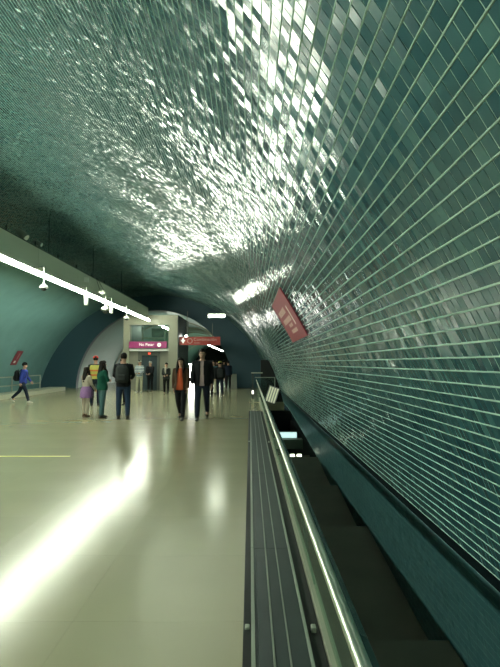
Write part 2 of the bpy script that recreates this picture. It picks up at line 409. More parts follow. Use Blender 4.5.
tag(obj('cross_beam', bx(.35, 1.45, 13.9, 14.2, -.86, -.60), 'concrete'), 'pale beam crossing the gap below the lit sign', 'beam')
t = thing('lit_sign', 'small lit pale cyan sign on the beam in the gap', 'sign', (1.05, 14.1, -.60))
obj('case', bx(-.27, .27, 0, .06, 0, .19), 'grey_plastic', t); obj('face', bx(-.25, .25, -.012, 0, .02, .17), 'cyanbox', t)
for x in (1.0, 1.16):
    t = thing('gap_lamp', 'small pale lamp below the crossing beam in the gap', 'lamp', (x, 12.0, -.70), group='lamps in the gap')
    obj('housing', bx(-.06, .06, -.05, .05, 0, .05, bev=.008), 'grey_plastic', t); obj('diffuser', bx(-.05, .05, -.06, -.05, .0, .05), 'lowlamp', t)
tag(obj('lamp_bracket', bx(.35, 1.42, 12.06, 12.12, -.76, -.70), 'concrete_dark'), 'dark bar carrying the small lamps in the gap', 'bar')
t = thing('louvre_lamp', 'slanted louvred light panel fixed at the foot of the vault', 'lamp', (.80, 18.0, .36)); t.rotation_euler = (0, R_(18), 0)
obj('case', bx(-.2, .2, 0, .1, -.3, .3), 'grey_plastic', t)
for k in range(4): obj('slat', bx(-.17 + k * .09, -.11 + k * .09, -.02, 0, -.27, .27), 'louvre', t)
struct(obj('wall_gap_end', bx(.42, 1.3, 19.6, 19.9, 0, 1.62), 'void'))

# ------------------------------------------------------------------ plinth with ribbed deck, and balustrade
PH = .2
pl = thing('ribbed_deck', 'long dark ribbed metal deck on a low plinth beside the balustrade', 'deck', (0, 0, 0))
obj('plinth', bx(-.033, .345, -6, 13.8, 0, PH - .035), 'black', pl)
obj('black_edge', bx(-.033, .005, -6, 13.8, PH - .035, PH - .004), 'black', pl)
obj('black_edge', bx(.284, .345, -6, 13.8, PH - .035, PH - .02), 'black', pl)
x0 = .006
for wd, hh, mt in ((.020, .004, 'deck_edge'), (.016, -.004, 'deck'), (.062, 0, 'deck'), (.009, .006, 'deck_edge'), (.064, -.002, 'deck'), (.007, .003, 'deck_edge'), (.082, 0, 'deck'), (.016, .004, 'deck_edge')):
    yy = -6.0
    while yy < 13.7:
        y1 = min(yy + 2.4, 13.75)
        obj('deck_plank', bx(x0, x0 + wd - .0015, yy, y1 - .003, PH - .03, PH + hh, bev=.0015), mt, pl); yy += 2.4
    x0 += wd
for y in (2.55, 8.4):
    for x in (-.013, .313): obj('clip', bx(x - .012, x + .012, y - .02, y + .02, PH - .03, PH + .006, bev=.004), 'brushed', pl)

br = thing('balustrade', 'slanted metal balustrade with a shining steel handrail over the gap', 'balustrade', (0, 0, 0))
RZ, RX = .86, .240
y = -5.0
while y < 18.9:
    y1 = min(y + 2.0, 19.0); bm = bmesh.new()
    prism(bm, [(.372, PH + .01), (.382, PH + .01), (RX + .024, RZ - .02), (RX + .010, RZ - .02)], y + .003, y1 - .003)
    obj('fascia_panel', bm, 'frost', br); y += 2.0
obj('lower_fascia', bx(.349, .392, -5, 19, -.05, PH + .01), 'concrete', br)
obj('handrail', loft(bmesh.new(), [(RX, -5, RZ), (RX, 19, RZ)], [.017, .017], 14), 'steel', br, True)
obj('rail_cap', prism(bmesh.new(), [(RX + .012, RZ + .006), (RX + .036, RZ - .004), (RX + .05, RZ - .07), (RX + .03, RZ - .08)], -5, 19), 'rail_teal', br)
et = thing('end_screen', 'clear glass screen with steel frame closing the balustrade end', 'glass screen', (0, 19.1, 0))
obj('pane', bx(.24, .95, -.006, .006, .05, .94), 'glass', et)
obj('top_rail', bx(.19, .96, -.015, .015, .94, .965), 'brushed', et)
obj('post', bx(.93, .96, -.015, .015, 0, .94), 'brushed', et)
bt = thing('bollard_post', 'dark post with small white lamp at the balustrade end', 'post', (.1, 18.3, 0))
obj('shaft', bx(-.035, .035, -.035, .035, 0, 1.12, bev=.004), 'tower_side', bt)
obj('arm', bx(-.06, .36, -.03, .03, 1.12, 1.16, bev=.004), 'brushed', bt)
lm = obj('lamp', bx(-.03, .03, -.05, -.036, .38, .50, bev=.003), 'post_lamp', bt)
obj('foot', bx(-.05, .05, -.05, .05, 0, .2, bev=.004), 'concrete', bt)

# ------------------------------------------------------------------ hanging beam with the strip light
bt = thing('lighting_beam', 'long pale hanging beam along the vault with cable tray on top, widened to shade the crown', 'beam', (0, 0, 0))
y = -8.0
while y < 26.9:
    y1 = min(y + 3.0, 27.2)
    obj('beam_panel', prism(bmesh.new(), [(-5.56, 3.86), (-5.56, 4.51), (-5.78, 4.51), (-5.78, 3.86)], y + .004, y1 - .004), 'beam', bt); y += 3.0
obj('cable_shade_tray', prism(bmesh.new(), [(-5.55, 4.512), (-5.55, 4.54), (-6.9, 4.56), (-6.9, 4.53)], -8, 27.2), 'beam_dark', bt)  # tray runs on unseen behind the panels, widened to shade the vault crown
for y in np.arange(-6, 27, 4.0): obj('hanger', tube(bmesh.new(), (-5.7, y, 4.53), (-5.7, y, 5.6), .012, 6), 'beam_dark', bt)
for y in np.arange(8.2, 27, 1.55): obj('upright', bx(-5.6, -5.57, y - .015, y + .015, 4.54, 4.66), 'beam_dark', bt)
st = thing('strip_light', 'long glowing white strip light under the hanging beam', 'strip light', (-5.49, 0, 3.81))
y = -7.5
while y < 26.9:
    y1 = min(y + 2.9, 27.1)
    obj('tube', loft(bmesh.new(), [(0, y, 0), (0, y1 - .01, 0)], [.047, .047], 12), 'strip', st, True); y += 2.9
obj('holder', bx(-.054, .05, -7.5, 27.1, .058, .066), 'white_plastic', st)  # opaque plate added over the tube to keep its light off the beam face

def dome_cam(x, y, z, top, s, label):
    t = thing('dome_camera', label, 'camera', (x, y, z), group='dome cameras under the beam')
    obj('rod', tube(bmesh.new(), (0, 0, .02), (0, 0, 4.02 - z), .018 * s / .1), 'white_plastic', t); obj('bracket', bx(-.155, .02, -.02, .02, 4.0 - z, 4.03 - z), 'grey_plastic', t)
    obj('housing', lathe(bmesh.new(), [(.3 * s, .9 * s), (.5 * s, .85 * s), (.95 * s, .45 * s), (1.05 * s, .2 * s), (1.05 * s, 0), (.9 * s, -.05 * s)]), 'white_plastic', t, True)
    obj('dome', lathe(bmesh.new(), [(.75 * s, -.05 * s), (.7 * s, -.35 * s), (.45 * s, -.62 * s), (.1 * s, -.72 * s)]), 'cam_dark', t, True)
dome_cam(-5.40, 13.0, 3.46, 3.86, .105, 'white dome camera on a slim rod, alone on its length of beam')
dome_cam(-5.40, 18.6, 3.47, 3.86, .16, 'largest white dome camera hanging between two white cylinders')
dome_cam(-5.40, 21.8, 3.44, 3.86, .115, 'white dome camera nearest the elevator tower')
for x_, y_, z_, lb in ((-5.40, 16.4, 3.40, 'white cylinder spotlight under the beam beside grey junction box'), (-5.40, 19.4, 3.44, 'white cylinder spotlight close behind the largest dome camera')):
    t = thing('cylinder_spot', lb, 'spotlight', (x_, y_, z_), group='cylinder spotlights')
    obj('body', lathe(bmesh.new(), [(.06, 0), (.065, .02), (.065, .32), (.05, .34)]), 'white_plastic', t, True); obj('stem', tube(bmesh.new(), (0, 0, .33), (0, 0, .62), .015), 'white_plastic', t); obj('bracket', bx(-.155, .02, -.015, .015, .6, .625), 'grey_plastic', t)
t = thing('junction_box', 'small pale box fixed on the sloping beam face', 'box', (-5.48, 16.6, 4.26)); obj('box', bx(-.07, .07, -.05, .05, -.06, .1, bev=.01), 'white_plastic', t)
obj('bracket', bx(-.078, -.05, -.02, .02, -.02, .06), 'grey_plastic', t)
t = thing('antenna_dish', 'shallow pale dish hung on dark wires from the beam', 'antenna', (-5.33, 17.9, 4.05))
obj('dish', lathe(bmesh.new(), [(.03, -.05), (.09, -.035), (.17, .03), (.15, .045), (.03, .05)]), 'palecloth', t, True)
for dx in (-.07, .07): obj('wire', tube(bmesh.new(), (dx, 0, .04), (dx * .3 - .2, 0, .5), .008, 6), 'beam_dark', t)
for y_, tl, lb in ((12.2, .9, 'grey barrel floodlight on top of the hanging beam'), (13.1, .5, 'slim pale floodlight tilted down on top of the beam')):
    t = thing('floodlight', lb, 'floodlight', (-5.65, y_, 4.56), group='floodlights on the beam')
    obj('yoke', bx(-.02, .02, -.02, .02, 0, .12), 'grey_plastic', t)
    b2 = obj('barrel', loft(bmesh.new(), [(-.10, 0, .12 + .1 * tl), (.02, 0, .12), (.12, 0, .12 - .1 * tl)], [.07 * tl + .02, .08 * tl + .02, .085 * tl + .02], 14, hint=(0, 1, 0)), 'grey_plastic', t, True)
    obj('lens', loft(bmesh.new(), [(.12, 0, .12 - .1 * tl), (.13, 0, .12 - .109 * tl)], [.075 * tl + .015] * 2, 14, hint=(0, 1, 0)), 'white_plastic', b2)

# wall bracket lamp near the arch
t = thing('bracket_lamp', 'short glowing tube lamp on an arm from the tiled vault', 'lamp', (-1.16, 17.3, 3.15))
obj('tube', loft(bmesh.new(), [(-.28, 0, -.02), (.28, 0, -.02)], [.045, .045], 12, hint=(0, 1, 0)), 'lamp2', t, True)
obj('housing', bx(-.3, .3, -.05, .05, .03, .07), 'white_plastic', t); obj('arm', bx(.28, .80, -.02, .02, .035, .065), 'grey_plastic', t)

# ------------------------------------------------------------------ signs on the vault
def wall_sign(name, label, ths, y0, y1, flip):
    t = thing(name, label, 'sign', vp((ths[0] + ths[1]) / 2, (y0 + y1) / 2))
    loc = Vector(t.location); off = Vector
    def patch(a0, a1, b0, b1, o0, o1, nm, m):
        bm = bmesh.new(); n = 8; L = []
        for k in range(n + 1):
            th = ths[0] + (ths[1] - ths[0]) * (a0 + (a1 - a0) * k / n)
            L.append([bm.verts.new(Vector(vp(th, y0 + (y1 - y0) * b, o)) - loc) for b, o in ((b0, o0), (b1, o0), (b1, o1), (b0, o1))])
        for p, q in zip(L, L[1:]):
            for j in range(4): bm.faces.new((p[j], p[(j + 1) % 4], q[(j + 1) % 4], q[j]))
        bm.faces.new(L[0]); bm.faces.new(L[-1][::-1]); return obj(nm, bm, m, t)
    patch(0, 1, 0, 1, .008, .022, 'board', 'wallred')
    if not flip:
        for a0, a1, b0, b1 in ((.62, .74, .38, .86), (.42, .53, .30, .84), (.31, .38, .38, .62), (.17, .25, .28, .64)):
            nb = max(2, int((b1 - b0) / .09)); st_ = (b1 - b0) / nb
            for k in range(nb): patch(a0, a1, b0 + k * st_, b0 + k * st_ + st_ * .82,   .022, .0245, 'print_mark', 'palepink')
        patch(.30, .70, .20, .225,   .022, .0245, 'print_line', 'white')
    else:
        patch(.15, .3, .3, .6,   .022, .0245, 'print_mark', 'white'); patch(.4, .85, .55, .62,   .022, .0245, 'print_line', 'palepink')
    return t
def th_from_polar(deg):
    a = R_(deg); d = Vector((math.cos(a), math.sin(a))); c = Vector((CX, CZ - 1.5))
    b = -d.dot(c); r = -b + math.sqrt(b * b - c.dot(c) + R * R); p = d * r
    return math.atan2(p.y - c.y, p.x - c.x)
wall_sign('wall_sign', 'maroon sign with pale print on the curved tiled vault over the gap', (th_from_polar(25.6), th_from_polar(68)), 5.35, 7.2, False)
def th_h_left(h): return math.pi - math.asin((h - CZ) / R)
wall_sign('wall_sign', 'narrow red sign on the far vault wall above the metal railing', (th_h_left(1.40), th_h_left(2.12)), 25.3, 25.95, True)

# ------------------------------------------------------------------ elevator tower
TY = 27.6
ev = thing('elevator_tower', 'pale framed elevator tower with glass upper window and dark door', 'elevator', (-5.5, TY, 0))
X0, X1, TH_ = -1.5, 1.5, 4.15
obj('post', bx(X0, X0 + .34, 0, .5, 0, TH_), 'tower_frame', ev); obj('post', bx(X1 - .5, X1, 0, .5, 0, TH_), 'tower_frame', ev)
obj('lintel', bx(X0 + .34, X1 - .5, 0, .5, 3.62, TH_), 'tower_frame', ev)
obj('side_wall', bx(X1 - .12, X1, .5, 4.6, 0, TH_), 'tower_side', ev); obj('side_wall', bx(X0, X0 + .12, .5, 4.6, 0, TH_), 'tower_side', ev)
obj('side_face', bx(X1, X1 + .03, .02, 4.6, 0, TH_), 'tower_side', ev)
obj('roof', bx(X0 + .12, X1 - .12, .5, 4.6, TH_ - .2, TH_), 'tower_side', ev)
obj('window_pane', bx(X0 + .36, X1 - .52, .2, .215, 2.32, 3.6), 'glass', ev)
for x in (X0 + .35, X1 - .54): obj('window_frame', bx(x, x + .03, .17, .24, 2.3, 3.62), 'door_frame', ev)
obj('transom', bx(X0 + .34, X1 - .5, .02, .3, 2.16, 2.30), 'white_plastic', ev)
obj('wall_panel', bx(X0 + .34, X0 + .78, .25, .35, 0, 2.16), 'panel', ev); obj('wall_panel', bx(.48, X1 - .5, .25, .35, 0, 2.16), 'panel', ev)
fr = obj('door_frame', bx(-.72, -.52, .2, .36, 0, 2.14), 'door_frame', ev); obj('door_frame', bx(.34, .48, .2, .36, 0, 2.14), 'door_frame', ev); obj('door_frame', bx(-.52, .34, .2, .36, 1.92, 2.14), 'door_frame', ev)
for a, b in ((-.52, -.095), (-.085, .34)): obj('door_leaf', bx(a, b, .3, .34, 0, 1.92), 'door_leaf', ev)
obj('indicator', bx(-.16, -.02, .18, .2, 1.99, 2.07), 'redled', ev)
# machinery seen through the window
mg = obj('guide_frame', bx(-.75, -.68, 1.2, 1.28, 0, 3.6), 'tower_frame', ev)
obj('guide_frame', bx(.55, .62, 1.2, 1.28, 0, 3.6), 'tower_frame', ev); obj('cross_bar', bx(-.75, .62, 1.2, 1.28, 2.9, 2.97), 'tower_frame', ev)
obj('motor_box', bx(-.2, .45, 1.3, 1.9, 3.0, 3.5, bev=.03), 'door_frame', ev)
ps = thing('purple_sign', 'magenta sign with white lettering across the elevator tower window', 'sign', (-5.58, TY - .03, 2.32))
obj('board', bx(-1.08, 1.0, -.05, .0, .0, .36), 'purple', ps)
o = link_mesh('lettering', text_mesh('No Pasar', .22), 'lit_white', ps); o.location = (-.12, -.053, .19); o.rotation_euler = (R_(90), 0, 0)
o = obj('icon_disc', loft(bmesh.new(), [(.58, -.05, .18), (.58, -.058, .18)], [.11, .11], 18, hint=(1, 0, 0)), 'lit_white', ps)
obj('icon_bar', bx(.51, .65, -.062, -.058, .165, .195), 'purple', o)

rs = thing('red_sign', 'hanging dark red direction sign beside the elevator tower', 'sign', (-2.80, 27.9, 2.5))
obj('board', bx(-1.14, 1.14, -.06, .06, 0, .46), 'red', rs)
bm = bmesh.new(); vv = [bm.verts.new((x, -.064, z)) for x, z in ((-.93, .08), (-.80, .28), (-.88, .28), (-.88, .38), (-.98, .38), (-.98, .28), (-1.06, .28))]; bm.faces.new(vv)
r = bmesh.ops.extrude_face_region(bm, geom=bm.faces[:]); bmesh.ops.translate(bm, verts=[v for v in r['geom'] if isinstance(v, bmesh.types.BMVert)], vec=(0, .006, 0))
obj('arrow', bm, 'lit_white', rs)
bm = bmesh.new(); pts = [(-.55 + .13 * math.cos(2 * math.pi * k / 20), -.064, .23 + .13 * math.sin(2 * math.pi * k / 20)) for k in range(21)]
loft(bm, pts, [.018] * 21, 6, hint=(0, 1, 0)); obj('icon_ring', bm, 'palepink', rs)
o = link_mesh('lettering', text_mesh('Combinación', .24), 'palepink', rs); o.location = (.30, -.063, .31); o.rotation_euler = (R_(90), 0, 0)
o = link_mesh('lettering', text_mesh('Andén', .13), 'palepink', rs); o.location = (-.14, -.063, .12); o.rotation_euler = (R_(90), 0, 0)
for x in (-.7, .7): obj('rod', tube(bmesh.new(), (x, 0, .46), (x, 0, 1.2 if x > 0 else 1.9), .015, 6), 'grey_plastic', rs)
obj('side_bracket', bx(-1.165, -1.1, -.03, .03, .15, .3), 'grey_plastic', rs)

# lights of the tunnel beyond
for i, (x, y0, y1, lb) in enumerate(((-5.65, 32.4, 36.5, 'short bright strip light just behind the elevator tower'), (-4.6, 52, 84, 'long white strip light in the far tunnel below the red sign'))):
    t = thing('strip_light', lb, 'strip light', (x, y0, 3.84 if i == 0 else 3.5))
    obj('tube', loft(bmesh.new(), [(0, 0, 0), (0, y1 - y0, 0)], [.07, .07], 10), 'farstrip', t, True)
    obj('holder', bx(-.05, .05, 0, y1 - y0, .07, .12), 'grey_plastic', t)
    for k in (0.3, (y1 - y0) - .3): obj('hanger', tube(bmesh.new(), (0, k, .12), (0, k, .75 if i == 0 else 1.0), .015, 6), 'grey_plastic', t)
t = thing('light_box', 'bright white advertising light box standing in the far tunnel', 'light box', (-5.55, 46, 0))
obj('case', bx(-.62, .62, 0, .25, 0, 1.48, bev=.02), 'grey_plastic', t); obj('face', bx(-.50, .50, -.02, 0, .06, 1.40), 'lightbox', t)
t = thing('globe_lamp', 'round glowing lamp hanging by the tower above the red sign', 'lamp', (-3.75, 29.4, 3.05))
obj('globe', lathe(bmesh.new(), [(.02, -.09), (.07, -.06), (.09, 0), (.07, .06), (.02, .09)]), 'lightbox', t, True); obj('stem', tube(bmesh.new(), (0, 0, .08), (0, 0, 1.1), .012, 6), 'grey_plastic', t)
t = thing('floor_stand', 'pale free standing folded notice board beside the arch foot', 'notice stand', (-.95, 29.4, 0), R_(8))
for s in (-1, 1):
    bm = bmesh.new(); prof = [(s * .24, 0), (s * .20, 0), (s * .02, .85), (s * .05, .85)]
    a = [bm.verts.new((-.16, y, z)) for y, z in prof]; b = [bm.verts.new((.16, y, z)) for y, z in prof]
    for k in range(4): bm.faces.new((a[k], a[(k + 1) % 4], b[(k + 1) % 4], b[k]))
    bm.faces.new(a); bm.faces.new(b[::-1]); obj('panel', bm, 'palecloth', t)
obj('hinge', bx(-.16, .16, -.04, .04, .84, .87), 'grey_plastic', t)

# ------------------------------------------------------------------ people
def remeshed(bm, voxel, name, sm=2):
    me = bpy.data.meshes.new(name); bmesh.ops.recalc_face_normals(bm, faces=bm.faces); bm.to_mesh(me); bm.free()
    o = bpy.data.objects.new('t', me); C.objects.link(o)
    md = o.modifiers.new('r', 'REMESH'); md.mode = 'VOXEL'; md.voxel_size = voxel
    ms = o.modifiers.new('s', 'SMOOTH'); ms.factor = .5; ms.iterations = sm
    out = bpy.data.meshes.new_from_object(o.evaluated_get(bpy.context.evaluated_depsgraph_get()))
    bpy.data.objects.remove(o); bpy.data.meshes.remove(me)
    out.name = name
    for p in out.polygons: p.use_smooth = True
    return out

class Fig:
    def __init__(s, H, female=False, legs=((0, 0), (0, 0)), arms=((0, .12, .1, 0), (0, .12, .1, 0)), lean=0.0, headturn=0.0, stance=.03):
        k = H / 1.75; s.k = k; s.f = female; s.lean = lean; s.headturn = headturn
        s.leg = []; hz = .93
        for side, (a, b) in zip((-1, 1), legs):
            hip = Vector((side * .092, 0, hz)); kn = hip + Vector((side * stance, math.sin(R_(a)), -math.cos(R_(a)))) * .43
            c = R_(a - b); an = kn + Vector((side * .005, math.sin(c), -math.cos(c))) * .42
            s.leg.append([hip, kn, an, c])
        dz = min(l[2].z - .075 - max(0, -math.sin(l[3])) * .07 for l in s.leg)
        s.dz = dz
        for l in s.leg:
            for j in range(3): l[j] = l[j] - Vector((0, 0, dz))
        sh = .165 if female else .19
        s.arm = []
        for side, (a, ab, e, inw) in zip((-1, 1), arms):
            p = s.T(Vector((side * sh, 0, 1.425)))
            A = R_(a); u = Vector((side * math.sin(ab), math.sin(A) * math.cos(ab), -math.cos(A) * math.cos(ab)))
            el = p + u * .29; E = R_(a + e); d = Vector((-side * inw, math.sin(E), -math.cos(E))).normalized()
            wr = el + d * .25; s.arm.append([p, el, wr, d, side])
    def T(s, p):
        q = Vector(p); q.y += max(0, (q.z - .93)) * math.tan(R_(s.lean)); q.z -= s.dz; return q
    def torso(s, bm, e=0.0, z0=.84, z1=1.58, flare=0.0):
        if s.f: rr = [(.80, .10, .09), (.86, .155, .115), (.95, .172, .122), (1.06, .128, .10), (1.18, .138, .105), (1.29, .155, .128), (1.38, .15, .105), (1.435, .125, .085), (1.47, .07, .06), (1.50, .048, .05), (1.58, .048, .05)]
        else: rr = [(.80, .10, .09), (.86, .15, .11), (.95, .165, .118), (1.06, .148, .108), (1.18, .158, .115), (1.30, .175, .125), (1.39, .178, .112), (1.44, .15, .09), (1.475, .085, .07), (1.51, .058, .06), (1.58, .056, .06)]
        rr = [r for r in rr if z0 <= r[0] <= z1]
        loft(bm, [s.T((0, 0, r[0])) for r in rr], [(r[1] + e + flare * max(0, 1.1 - r[0]), r[2] + e + flare * max(0, 1.1 - r[0])) for r in rr], 18)
    def legs_(s, bm, e=0.0, end=1.0):
        for hip, kn, an, c in s.leg:
            w_ = .082 if s.f else .085; a2 = kn + (an - kn) * end
            loft(bm, [hip + Vector((0, 0, .05)), hip.lerp(kn, .3), kn, kn.lerp(a2, .35), a2], [w_ + e, w_ * .92 + e, .056 + e, .055 + e, (.038 if end > .8 else .045) + e], 12)
    def arms_(s, bm, e=0.0, end=1.0):
        for p, el, wr, d, side in s.arm:
            w2 = el + (wr - el) * end
            loft(bm, [p + Vector((-side * .05, 0, .0)), p, p.lerp(el, .4), el, el.lerp(w2, .35), w2], [.045 + e, .052 + e, .045 + e, .038 + e, .037 + e, .027 + e], 10, hint=(0, 1, 0))
    def head_pts(s):
        return s.T((0, .012, 1.64))
    def body(s, voxel):
        bm = bmesh.new(); s.torso(bm); s.legs_(bm); s.arms_(bm)
        h = s.head_pts(); ht = Matrix.Rotation(R_(s.headturn), 3, 'Z')
        prof = [(-.118, .03, .035, .035), (-.095, .052, .06, .025), (-.05, .067, .083, .008), (0, .074, .093, 0), (.05, .074, .094, -.004), (.09, .058, .075, -.006), (.112, .025, .035, -.006)]
        loft(bm, [h + ht @ Vector((0, y, z)) for z, a, b, y in prof], [(a, b) for z, a, b, y in prof], 16, hint=ht @ Vector((1, 0, 0)))
        loft(bm, [h + ht @ Vector((0, .085, .02)), h + ht @ Vector((0, .108, -.025)), h + ht @ Vector((0, .085, -.035))], [.008, .014, .008], 8)
        for sd in (-1, 1): loft(bm, [h + ht @ Vector((sd * .072, -.01, .025)), h + ht @ Vector((sd * .082, -.015, 0)), h + ht @ Vector((sd * .072, -.008, -.03))], [.012, .016, .01], 8)
        for p, el, wr, d, side in s.arm:
            nrm = Vector((-side, 0, 0)); nrm = (nrm - d * nrm.dot(d)).normalized(); lat = d.cross(nrm)
            if lat.y < 0 and abs(d.z) > .5: lat = -lat
            loft(bm, [wr - d * .02, wr + d * .03, wr + d * .085], [(.014, .026), (.016, .040), (.014, .042)], 10, hint=nrm)
            for q, (o_, L) in enumerate(((.032, .072), (.011, .082), (-.011, .076), (-.031, .058))):
                b0 = wr + d * .075 + lat * o_; b1 = b0 + (d + nrm * .25).normalized() * L * .5; b2 = b1 + (d + nrm * .9).normalized() * L * .5
                loft(bm, [b0, b1, b2], [.0098, .0092, .0075], 7)
            b0 = wr + d * .02 + lat * .03; b1 = b0 + (d * .7 + lat * .7 + nrm * .2).normalized() * .045; b2 = b1 + (d + nrm * .3).normalized() * .03
            loft(bm, [b0, b1, b2], [.013, .011, .009], 7)
        for hip, kn, an, c in s.leg: loft(bm, [an + Vector((0, -.03, -.02)), an + Vector((0, .06, -.045)), an + Vector((0, .14, -.055))], [.035, .034, .02], 8)
        return s.fin(bm, voxel, 'body')
    def fin(s, bm, voxel, name, sm=2):
        for v in bm.verts: v.co *= s.k
        return remeshed(bm, voxel, name, sm)
    def shoe(s, i, voxel):
        hip, kn, an, c = s.leg[i]; bm = bmesh.new()
        pit = max(-.6, min(.5, c * 1.2)) if c < -.15 else (.25 if c > .3 else 0)
        rot = Matrix.Rotation(pit, 3, 'X'); P = lambda y, z: an + rot @ Vector((0, y, z))
        loft(bm, [P(-.065, -.045), P(-.02, -.035), P(.06, -.043), P(.13, -.052), P(.185, -.058)], [(.032, .03), (.042, .045), (.045, .034), (.044, .026), (.025, .016)], 10)
        loft(bm, [P(-.01, -.05), P(-.01, .03)], [.05, .046], 10)
        return s.fin(bm, voxel, 'shoe', 1)
    def hair(s, kind, voxel):
        h = s.head_pts(); ht = Matrix.Rotation(R_(s.headturn), 3, 'Z'); bm = bmesh.new(); Q = lambda x, y, z: h + ht @ Vector((x, y, z))
        X = ht @ Vector((1, 0, 0))
        loft(bm, [Q(0, -.03, -.035), Q(0, -.028, 0), Q(0, -.022, .05), Q(0, -.012, .095), Q(0, -.01, .127)], [(.07, .062), (.084, .088), (.088, .1), (.074, .09), (.03, .04)], 16, hint=X)
        loft(bm, [Q(0, .0, .055), Q(0, .002, .085), Q(0, -.002, .112), Q(0, -.006, .132)], [(.082, .100), (.078, .098), (.058, .078), (.025, .035)], 16, hint=X)
        if kind == 'long':
            loft(bm, [Q(0, -.03, .05), Q(0, -.055, -.05), Q(0, -.085, -.15), Q(0, -.12, -.3), Q(0, -.125, -.42)], [(.09, .075), (.098, .066), (.10, .055), (.085, .04), (.05, .022)], 14, hint=X)
            for sd in (-1, 1): loft(bm, [Q(sd * .066, .01, .07), Q(sd * .084, .025, -.02), Q(sd * .092, .03, -.13), Q(sd * .09, .09, -.22), Q(sd * .085, .12, -.32)], [.034, .036, .042, .038, .02], 8)
        if kind == 'bun': loft(bm, [Q(0, -.1, .06), Q(0, -.14, .08), Q(0, -.16, .1)], [.04, .045, .02], 10)
        return s.fin(bm, voxel, 'hair')

def person(label, pos, yaw, H, top, bottom_, hair=('short', 'hair'), skin='skin', voxel=.011, shoe='shoe', coat=None, coat_open=.07, female=False, extras=(), group=None, coat_len=.86, top_len=.86, sleeve=1.0, leg_end=.97, top_e=.016, **pose):
    f = Fig(H, female=female, **pose)
    t = thing('person', label, 'person', (pos[0], pos[1], 0), R_(yaw), group)
    hm = hair[1]
    link_mesh('body', f.body(min(voxel, .009)), skin, t)
    h = f.head_pts() * f.k; ht = Matrix.Rotation(R_(f.headturn), 3, 'Z')
    for sd in (-1, 1):
        bm = bmesh.new(); bmesh.ops.create_uvsphere(bm, u_segments=8, v_segments=6, radius=.011 * f.k)
        p = h + ht @ Vector((sd * .03, .088, .012)) * f.k
        bmesh.ops.translate(bm, verts=bm.verts, vec=p); obj('eye', bm, 'eye', t, True)
    bm = bmesh.new(); a = [h + ht @ Vector((x, .086 - abs(x) * .5, -.062)) * f.k for x in (-.025, 0, .025)]; loft(bm, a, [.004, .008, .004], 6, hint=(0, 0, 1)); obj('mouth', bm, 'lips', t, True)
    bm = bmesh.new(); f.legs_(bm, .016, leg_end); f.torso(bm, .012, z0=.80, z1=1.0); link_mesh('trousers', f.fin(bm, voxel, 'trousers'), bottom_, t)
    bm = bmesh.new(); f.torso(bm, top_e, z0=top_len - .01, z1=1.48)
    if not coat: f.arms_(bm, .014, sleeve)
    link_mesh('top', f.fin(bm, voxel, 'top'), top, t)
    if coat:
        bm = bmesh.new(); f.torso(bm, .034, z0=coat_len - .01, z1=1.48, flare=.06); f.arms_(bm, .022, .96)
        me = f.fin(bm, voxel, 'coat')
        if coat_open:
            b3 = bmesh.new(); b3.from_mesh(me); k = f.k
            zb = (coat_len - f.dz) * k; zt = (1.46 - f.dz) * k
            dl = []
            for fc in b3.faces:
                c = fc.calc_center_median(); u = (c.z - zb) / (zt - zb)
                wd = coat_open * k * (1.15 - .55 * u if u < .8 else .75)
                if c.y > (.03 + max(0, u) * .5 * math.tan(R_(f.lean))) * k and abs(c.x) < wd: dl.append(fc)
            bmesh.ops.delete(b3, geom=dl, context='FACES'); b3.to_mesh(me); b3.free()
        link_mesh('coat', me, coat, t)
    for i in range(2): link_mesh('shoe', f.shoe(i, voxel), shoe, t)
    if hair[0]: link_mesh('hair', f.hair(hair[0], voxel), hm, t)
    k = f.k
    for ex in extras:
        if ex[0] == 'cap':
            bm = bmesh.new(); loft(bm, [h / k + ht @ Vector((0, -.01, z)) for z in (.045, .08, .115, .135)], [(.093, .108), (.09, .105), (.065, .078), (.02, .025)], 16, hint=ht @ Vector((1, 0, 0)))
            loft(bm, [h / k + ht @ Vector((0, y, z)) for y, z in ((.07, .055), (.13, .052), (.165, .042))], [(.07, .008), (.065, .008), (.04, .006)], 12, hint=ht @ Vector((1, 0, 0)))
            link_mesh('cap', f.fin(bm, .008, 'cap', 1), ex[1], t)
        if ex[0] == 'vest':
            bm = bmesh.new(); f.torso(bm, .034, z0=.94, z1=1.46); link_mesh('vest', f.fin(bm, voxel, 'vest'), ex[1], t)
            for z in (1.06, 1.22): 
                bm = bmesh.new(); loft(bm, [f.T((0, 0, z)), f.T((0, 0, z + .06))], [(.21, .165)] * 2, 20); link_mesh('reflective_band', f.fin(bm, voxel, 'band'), ex[2], t)
        if ex[0] == 'skirt':
            bm = bmesh.new(); loft(bm, [f.T((0, 0, z)) for z in (1.08, .98, .85, .68)], [(.15, .125), (.205, .165), (.225, .19), (.235, .205)], 18); link_mesh('wrap', f.fin(bm, voxel, 'wrap'), ex[1], t)
            bm = bmesh.new(); loft(bm, [f.T((.06, .14, 1.02)), f.T((.09, .19, .9)), f.T((.1, .2, .72))], [.035, .04, .03], 10); link_mesh('sleeve_knot', f.fin(bm, voxel, 'knot'), ex[1], t)
        if ex[0] == 'scarf':
            bm = bmesh.new(); loft(bm, [f.T((0, .02, z)) for z in (1.42, 1.47, 1.52)], [(.12, .11), (.10, .10), (.08, .08)], 14); loft(bm, [f.T((.03, .11, 1.46)), f.T((.04, .16, 1.3)), f.T((.03, .165, 1.18))], [.05, .045, .03], 10); link_mesh('scarf', f.fin(bm, voxel, 'scarf'), ex[1], t)
        if ex[0] == 'beanie':
            bm = bmesh.new(); loft(bm, [h / k + Vector((0, -.015, z)) for z in (.02, .07, .12, .15)], [(.097, .112), (.095, .11), (.07, .08), (.03, .03)], 16); link_mesh('beanie', f.fin(bm, .009, 'beanie', 1), ex[1], t)
    return t, f

